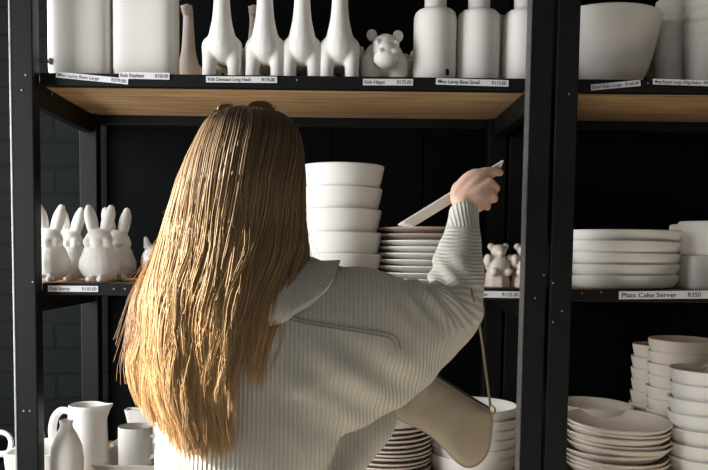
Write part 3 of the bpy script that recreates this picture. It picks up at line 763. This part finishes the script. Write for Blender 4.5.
# below the crook the rings fan out; keep body ribs where far below the arm
w = np.clip((-z-.09)/.05, 0, 1)*ar; rib = np.where(ar, rib*(1-w)+co[:, 0]*w, rib)
fo = (z >= 0) & (x > -.03); fz = pv[0]+R0*PI/2+z; rib = np.where(fo, fz, rib)
cuff = np.array(at(464, 228, 1.67))[2]
rib = np.where(fo & (co[:, 2] > cuff), co[:, 0]*1.0, rib)
at_ = sw.attributes.new('rib', 'FLOAT', 'POINT'); at_.data.foreach_set('value', rib.astype(np.float32))
sw.update()
sweater = pchild('sweater', sw, M['knit'])
bvh = BVHTree.FromPolygons([tuple(p_) for p_ in co2], [tuple(p_.vertices) for p_ in sw.polygons])
# rolled collar : a wide folded band round the neck, lying on the shoulders
V, Fc = [], []; n = 96
prof = [(.0, .066, 1.440), (.25, .086, 1.448), (.6, .124, 1.428), (1.0, .168, 1.398)]
rws = [tuple(v) for v in spline(prof, 14)]
inner = [(t_, r_-.006, z_-.011) for t_, r_, z_ in rws][::-1]
full = rws+inner
for t_, r_, z_ in full:
    for k in range(n):
        a = 2*PI*k/n; c, s = math.cos(a), math.sin(a)
        rx = r_*(1.0+.02*t_); ry = r_*(.80-.02*t_)
        drop = -.07*t_**1.3*max(0, -s)**1.2+.012*t_*abs(c)**2
        V.append((HX+.004+rx*c, 1.37+ry*s, z_+drop-.018))
L = len(full)
for i in range(L):
    i2 = (i+1) % L
    for k in range(n): k2 = (k+1) % n; Fc.append((i*n+k, i*n+k2, i2*n+k2, i2*n+k))
nfull = len(rws)
for i_, p_ in enumerate(V):
    outer = i_//n < nfull; h = bvh.find_nearest(Vector(p_))
    if h[0] is None: continue
    if (p_[2] > 1.445): continue
    nn = h[1] if h[1].dot(h[0]-Vector((HX, 1.372, 1.2))) > 0 else -h[1]
    sd = (Vector(p_)-h[0]).dot(nn); need = .013 if outer else .003
    if sd < need or sd > need+.01: V[i_] = tuple(Vector(p_)+nn*(need-sd) if sd < need else Vector(p_)+nn*((need+.01)-sd)*.7)
cme = to_mesh('collar', (V, Fc), M['knit'], angle=80)
rb_ = np.array([math.atan2(v[1]-1.37, v[0]-HX)*.24 for v in V], dtype=np.float32)
cme.attributes.new('rib', 'FLOAT', 'POINT').data.foreach_set('value', rb_)
link('collar', cme, sweater)
# openwork seam across the shoulder blade
def on_sweater(px_, py_, off=.001):
    o_ = Vector((0, 0, CAMZ)); dd = (at(px_, py_, 1.0)-o_).normalized(); h = bvh.ray_cast(o_, dd)
    return (h[0]+h[1]*off*(1 if h[1].dot(dd) < 0 else -1)) if h[0] is not None else at(px_, py_, 1.25)
seam_parts = []
for pts in ([(290, 316), (310, 321), (335, 325), (360, 329), (380, 332), (392, 335), (398, 341), (400, 349)], [(290, 319.5), (310, 324.5), (335, 328.5), (360, 332.5), (378, 335.5), (389, 338.5), (394, 344), (396, 351)]):
    q = spline(pts, 40); seam_parts.append(tube([on_sweater(a_, b_) for a_, b_ in q], .0011, 6))
sm_me = to_mesh('seam', merge(seam_parts), mat('seam_shadow_yarn', (.30, .28, .23), .95))
link('seam', sm_me, sweater)['label'] = 'openwork seam line'

# ------------------------------------------------------------------ hair
ENV = [(109, 240, 250), (110.5, 226, 270), (113, 218, 282), (118, 210, 291), (128, 204, 297), (142, 197, 301), (160, 188, 303), (180, 180, 304), (200, 173, 304), (220, 167, 304), (250, 159, 305), (280, 148, 303), (300, 142, 300), (330, 137, 296), (360, 132, 292), (390, 134, 290), (430, 147, 290), (480, 165, 290)]
DZ = np.array([1.00, 1.10, 1.20, 1.30, 1.36, 1.42, 1.47, 1.55, 1.60, 1.63, 1.655, 1.667, 1.674, 1.6795])
DD = np.array([.085, .09, .10, .115, .122, .118, .112, .122, .116, .104, .085, .066, .045, .012])
YC = np.array([1.29, 1.29, 1.295, 1.315, 1.335, 1.35, 1.36, 1.365, 1.37, 1.37, 1.37, 1.37, 1.37, 1.37])
AM = np.array([78, 80, 82, 86, 92, 105, 118, 128, 150, 165, 178, 180, 180, 180.])*PI/180   # how far round the head the hair reaches
def edgeY(z):
    am = np.interp(z, DZ, AM); return np.interp(z, DZ, YC)-np.interp(z, DZ, DD)*max(0, math.cos(min(am, PI/2)))
def solve(px_, py_):
    Y = 1.33
    for _ in range(6): Y = float(edgeY(at(px_, py_, Y).z))
    return at(px_, py_, Y)
ez = np.array([at(250, e[0], 1.36 if e[0] < 200 else 1.30).z for e in ENV])[::-1]
exl = np.array([solve(e[1], e[0]).x for e in ENV])[::-1]; exr = np.array([solve(e[2], e[0]).x for e in ENV])[::-1]
zt = ez[-1]
def envp(al, z, s):
    xl, xr = np.interp(z, ez, exl), np.interp(z, ez, exr); cx, hw = (xl+xr)/2, (xr-xl)/2
    am = np.interp(z, DZ, AM); a = al*am
    dd = np.interp(z, DZ, DD); yc = np.interp(z, DZ, YC)
    front = np.where(np.cos(a) < 0, .92, 1.0)
    return np.stack([cx+hw*s*np.sin(a), yc-dd*s*front*np.cos(a), z], -1)
ENDX = [125, 132, 140, 150, 170, 200, 232, 240, 250, 265, 285, 305]
ENDY = [385, 398, 418, 436, 452, 458, 448, 405, 352, 340, 338, 322]
nlock = 620; Vs, Fs, Cs = [], [], []; base_i = 0
NP, SIDES = 26, 3
for L_ in range(nlock):
    al0 = RNG.uniform(-1, 1)
    am_low = 82*PI/180
    # where the lock would land low down, in photo columns
    px_low = 211+80*math.sin(al0*am_low)*1.0
    ye = np.interp(px_low, ENDX, ENDY)+RNG.uniform(-24, 10)
    if px_low > 243 and RNG.random() < .16: ye = RNG.uniform(365, 402)
    if abs(al0) > .93: ye = min(ye, RNG.uniform(330, 385))
    zend = at(250, ye, 1.215).z
    s0 = RNG.uniform(.86, 1.0); ph = RNG.uniform(0, 2*PI); lam = RNG.uniform(.15, .26); amp = RNG.uniform(.015, .055)
    lt = RNG.uniform(.75, 1.25); warm = RNG.uniform(-1, 1)
    for k in range(int(RNG.integers(13, 20))):
        al = al0+RNG.normal(0, .03); zt_ = zt-RNG.uniform(0, .004)
        ze = zend+RNG.uniform(0, .05)*(RNG.random() < .5)+RNG.uniform(0, .012)
        t = np.linspace(0, 1, NP); z = zt_-(zt_-ze)*(t**1.25)
        low = np.clip((1.60-z)/.35, 0, 1)
        conv = 1-.6*t**5                                   # strands of a lock gather to its tip
        a = al0+(al-al0)*conv+amp*low*np.sin(2*PI*z/lam+ph)
        s = s0+.045*low*np.sin(al0*11+z*9)*(.3+.7*low)+RNG.uniform(-.035, .035)+.035*low*np.sin(2*PI*z/(lam*1.2)+ph*1.7)
        P = envp(np.clip(a, -1.06, 1.06), z, np.clip(s, .80, 1.07)+.045*low*np.abs(al0)**4*np.sin(2*PI*z/.12+(1.3 if al0 > 0 else 0)))
        rad = RNG.uniform(.00055, .00095)*(1-.75*t**3)
        T_ = np.gradient(P, axis=0); T_ /= np.linalg.norm(T_, axis=1)[:, None]+1e-9
        N1 = np.cross(T_, np.array([.31, .9, .2])); N1 /= np.linalg.norm(N1, axis=1)[:, None]+1e-9; N2 = np.cross(T_, N1)
        ring = []
        for q in range(SIDES):
            g = 2*PI*q/SIDES+k; ring.append(P+N1*(math.cos(g)*rad)[:, None] + N2*(math.sin(g)*rad)[:, None])
        Vs.append(np.stack(ring, 1).reshape(-1, 3))
        hh = np.clip((1.64-z)/.42, 0, 1)**.75
        root = np.array([.155, .10, .06]); tip = np.array([.70+.05*warm, .475+.02*warm, .24])
        c_ = (root[None]*(1-hh[:, None])+tip[None]*hh[:, None])*lt*RNG.uniform(.85, 1.15)
        Cs.append(np.repeat(c_, SIDES, axis=0))
        f = []
        i = np.arange(NP-1)[:, None]*SIDES; q = np.arange(SIDES)[None]; q2 = (q+1) % SIDES
        f = np.stack([i+q, i+q2, i+SIDES+q2, i+SIDES+q], -1).reshape(-1, 4)+base_i
        Fs.append(f); base_i += NP*SIDES
# flyaway strands
for k in range(260):
    al0 = RNG.choice([-1, 1], p=[.72, .28])*RNG.uniform(.80, 1.0); t = np.linspace(0, 1, NP)
    z0 = zt-.002; ze = RNG.uniform(1.20, 1.50); z = z0-(z0-ze)*t**1.2; low = np.clip((1.62-z)/.3, 0, 1)
    a = al0+.04*low*np.sin(2*PI*z/.13+k); out = 1.0+RNG.uniform(.0, .13)*low**1.3+(.17*RNG.uniform(.3, 1)*np.clip(t*1.15-.15, 0, 1)**5 if k < 45 else 0)
    P = envp(np.clip(a, -1.05, 1.05), z, out); rad = np.full(NP, .00045)*(1-.5*t)
    T_ = np.gradient(P, axis=0); T_ /= np.linalg.norm(T_, axis=1)[:, None]+1e-9
    N1 = np.cross(T_, np.array([.31, .9, .2])); N1 /= np.linalg.norm(N1, axis=1)[:, None]+1e-9; N2 = np.cross(T_, N1)
    Vs.append(np.stack([P+N1*(math.cos(2*PI*q/3)*rad)[:, None]+N2*(math.sin(2*PI*q/3)*rad)[:, None] for q in range(3)], 1).reshape(-1, 3))
    Cs.append(np.tile(np.array([[.40, .23, .09]]), (NP*3, 1)))
    i = np.arange(NP-1)[:, None]*3; q = np.arange(3)[None]; q2 = (q+1) % 3
    Fs.append(np.stack([i+q, i+q2, i+3+q2, i+3+q], -1).reshape(-1, 4)+base_i); base_i += NP*3
# under-layer so the scalp and the depth of the hair read as solid
nz_, na = 40, 64
zz = np.linspace(zt-.001, at(250, 385, 1.27).z, nz_)
for j, z in enumerate(zz):
    al = np.linspace(-1, 1, na); lowf = np.clip((1.40-z)/.12, 0, 1)
    P = envp(al*(1-.12*lowf)-.12*lowf, np.full(na, z), np.full(na, .90-.04*lowf)); Vs.append(P)
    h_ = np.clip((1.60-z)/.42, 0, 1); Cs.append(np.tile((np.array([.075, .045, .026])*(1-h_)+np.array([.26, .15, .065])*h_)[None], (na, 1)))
uf = []
for j in range(nz_-1):
    for k in range(na-1):
        q = base_i+j*na+k
        al_mid = -1+2*(k+.5)/(na-1)
        if zz[j] < 1.33 and al_mid > .25-(1.33-zz[j])*1.2: continue   # right-hand side ends higher
        uf.append((q, q+1, q+na+1, q+na))
Fs.append(np.array(uf)); base_i += nz_*na
HV = np.concatenate(Vs); HF = np.concatenate(Fs); HCo = np.concatenate(Cs)
hme = bpy.data.meshes.new('hair')
hme.vertices.add(len(HV)); hme.vertices.foreach_set('co', HV.ravel())
hme.loops.add(len(HF)*4); hme.loops.foreach_set('vertex_index', HF.ravel().astype(np.int32))
hme.polygons.add(len(HF)); hme.polygons.foreach_set('loop_start', np.arange(len(HF), dtype=np.int32)*4)
hme.polygons.foreach_set('use_smooth', np.ones(len(HF), dtype=bool))
hme.update(calc_edges=True); hme.validate()
ca = hme.color_attributes.new('tone', 'FLOAT_COLOR', 'POINT')
ca.data.foreach_set('color', np.concatenate([np.clip(HCo, 0, 1), np.ones((len(HCo), 1))], 1).astype(np.float32).ravel())
pchild('hair', hme, M['hair'])

# sunglasses pushed up on the head
sg = empty('sunglasses', at(247, 112, 1.40)); tag(sg, 'gold-rimmed brown sunglasses pushed up on top of the head', 'sunglasses')
sgm = Matrix.Translation(sg.location).inverted()
def lens_outline(px0, px1, ytop, ybot, Y, n=36):
    out = []
    c = ((px0+px1)/2, (ytop+ybot)/2); hw, hh = (px1-px0)/2, (ybot-ytop)/2
    for k in range(n):
        a = 2*PI*k/n; x_ = math.cos(a); y_ = math.sin(a); e = 2.4; q = (abs(x_)**e+abs(y_)**e)**(-1/e)
        v = at(c[0]+hw*q*x_*(1 if y_ > 0 else .92), c[1]-hh*q*y_, Y); v.y += (v.z-at(c[0], c[1], Y).z)*-.45
        out.append(sgm @ v)
    return out
for (a_, b_, t_, bo, Y) in ((217.5, 238, 104, 124, 1.405), (246.5, 275, 101.5, 124, 1.385)):
    ol = lens_outline(a_, b_, t_, bo, Y); ce = sum(ol, Vector())/len(ol)
    Vf = [tuple(v+Vector((0, .001, 0))) for v in ol]+[tuple(v-Vector((0, .001, 0))) for v in ol]+[tuple(ce+Vector((0, .004, 0))), tuple(ce+Vector((0, .002, 0)))]
    N = len(ol); Fc = []
    for k in range(N):
        k2 = (k+1) % N; Fc += [(k, k2, N+k2, N+k), (k2, k, 2*N), (N+k, N+k2, 2*N+1)]
    obj('lens', (Vf, Fc), M['lens'], sg)
    obj('rim', tube([tuple(v) for v in ol+[ol[0], ol[1]]], .0017, 8, False), M['gold'], sg)
br_ = spline([tuple(sgm @ at(238, 109, 1.405)), tuple(sgm @ at(242, 107, 1.40)), tuple(sgm @ at(246.5, 109, 1.388))], 10)
obj('bridge', tube([tuple(v) for v in br_], .0011, 8), M['gold'], sg)
for pts in ([(275, 106, 1.386), (277.5, 110, 1.37), (284, 118, 1.35), (294, 135, 1.35), (300, 150, 1.36)], [(217.5, 110, 1.405), (212, 114, 1.38), (203, 128, 1.36), (195, 146, 1.36)]):
    q = spline([tuple(sgm @ at(*p_)) for p_ in pts], 20); obj('temple', tube([tuple(v) for v in q], .0014, 8), M['gold'], sg)

# ------------------------------------------------------------------ tray in the hand
a_, b_ = at(402.5, 222, 1.725), at(504, 159.5, 1.725); ang = math.atan2(b_.z-a_.z, b_.x-a_.x); Lt = (b_-a_).length
cen = (a_+b_)/2
t_ = tag(obj('serving_plate', dish(Lt, .15, .023, .022, t=.006, r=.008), M['tray'], None), 'flat rectangular white plate held up at a slant in the raised hand', 'plate')
nrm = Vector((-math.sin(ang), 0, math.cos(ang)))
t_.rotation_euler = (0, -ang, 0); t_.location = cen+Vector((0, .075, 0))-nrm*.0225

# ------------------------------------------------------------------ shoulder bag
Yg = 1.60
bag = empty('shoulder_bag', at(450, 420, Yg)); tag(bag, 'beige leather shoulder bag hanging from the raised arm by a thin strap', 'bag')
bmx = Matrix.Translation(bag.location).inverted()
out_px = [(405, 355), (420, 366), (434, 376), (448, 385), (462, 394), (477, 403), (489, 410), (492, 418), (491, 432), (489, 446), (484, 457), (475, 465), (465, 466), (455, 460), (445, 449), (434, 438), (421, 429), (408, 423), (396, 417), (388, 405), (388, 385), (395, 365)]
ol = spline(out_px+[out_px[0]], 110)[:-1]
def bagpt(x_, y_, off): v = at(x_, y_, Yg); return bmx @ Vector((v.x, v.y+off, v.z))
cxp_, cyp_ = 441, 412
V, Fc = [], []; RN = 12; N = len(ol)
for side in (-1, 1):
    for j in range(RN):
        u = 1-j/RN; th_ = .007+.020*(1-u**2.2)**.6
        for x_, y_ in ol:
            qx, qy = cxp_+(x_-cxp_)*u, cyp_+(y_-cyp_)*u
            w_ = .0022*math.sin(qx*.22+qy*.10)*(1-u**3)
            V.append(tuple(bagpt(qx, qy, side*(th_+w_))))
    V.append(tuple(bagpt(cxp_, cyp_, side*.027)))
S0 = RN*N+1
for si in (0, 1):
    o_ = si*S0
    for j in range(RN-1):
        for k in range(N): k2 = (k+1) % N; Fc.append((o_+j*N+k, o_+j*N+k2, o_+(j+1)*N+k2, o_+(j+1)*N+k))
    for k in range(N): Fc.append((o_+(RN-1)*N+k, o_+(RN-1)*N+(k+1) % N, o_+RN*N))
for k in range(N): k2 = (k+1) % N; Fc.append((k, k2, S0+k2, S0+k))
obj('bag_body', (V, Fc), M['bag'], bag, angle=70)
pip = [tuple(bagpt(x_, y_, -.007)) for x_, y_ in ol]; obj('piping', tube(pip+[pip[0], pip[1]], .0016, 8, False), M['bag'], bag)
zp = [tuple(bagpt(x_, y_-1.2, -.003)) for x_, y_ in spline(out_px[:7], 30)]; obj('zipper', tube(zp, .0045, 8), M['zip'], bag)['label'] = 'dark zip along the top edge'
ringp = bagpt(490.5, 410, 0)
obj('ring', tube([tuple(ringp+Vector((.009*math.cos(g), -.004, .009*math.sin(g)))) for g in np.linspace(0, 2*PI, 25)], .0022, 8, False), M['gold'], bag)
st = [(490.5, 407, 1.60), (487, 380, 1.592), (482.5, 345, 1.572), (478, 318, 1.54), (474, 302, 1.522), (471, 290, 1.525), (466, 281, 1.55), (455, 279, 1.60), (447, 290, 1.65), (436, 325, 1.645), (415, 352, 1.61), (406, 357, 1.60)]
q = spline([tuple(bmx @ at(*p_)) for p_ in st], 70)
obj('strap', tube([tuple(v) for v in q], .0036, 10, True, .45), M['strap'], bag)

# ------------------------------------------------------------------ light
def aim(o, d): o.rotation_euler = Vector(d).to_track_quat('-Z', 'Y').to_euler()
sl = bpy.data.lights.new('sun', 'SUN'); sl.energy = 10.5; sl.angle = math.radians(1.0); sl.color = (1, .93, .80)
so = bpy.data.objects.new('sun', sl); COL.objects.link(so); so.location = (-5, 1.4, 4); aim(so, (1, .09, -.42))
def area(name, loc, d, sx, sy, e, col):
    l = bpy.data.lights.new(name, 'AREA'); l.shape = 'RECTANGLE'; l.size = sx; l.size_y = sy; l.energy = e; l.color = col
    o = bpy.data.objects.new(name, l); COL.objects.link(o); o.location = loc; aim(o, d); return o
area('window_daylight', (-1.84, 1.36, 1.6), (1, .05, -.05), 1.25, 1.8, 50, (.97, .985, 1))
w = bpy.data.worlds.new('world'); S.world = w; w.use_nodes = True
bg = w.node_tree.nodes['Background']; bg.inputs[0].default_value = (.95, .96, 1, 1); bg.inputs[1].default_value = .17

S.view_settings.view_transform = 'Standard'; S.view_settings.look = 'None'; S.view_settings.gamma = 1; S.view_settings.use_curve_mapping = False
S.view_settings.exposure = 0.72
S.cycles.use_denoising = True
S.cycles.max_bounces = 8
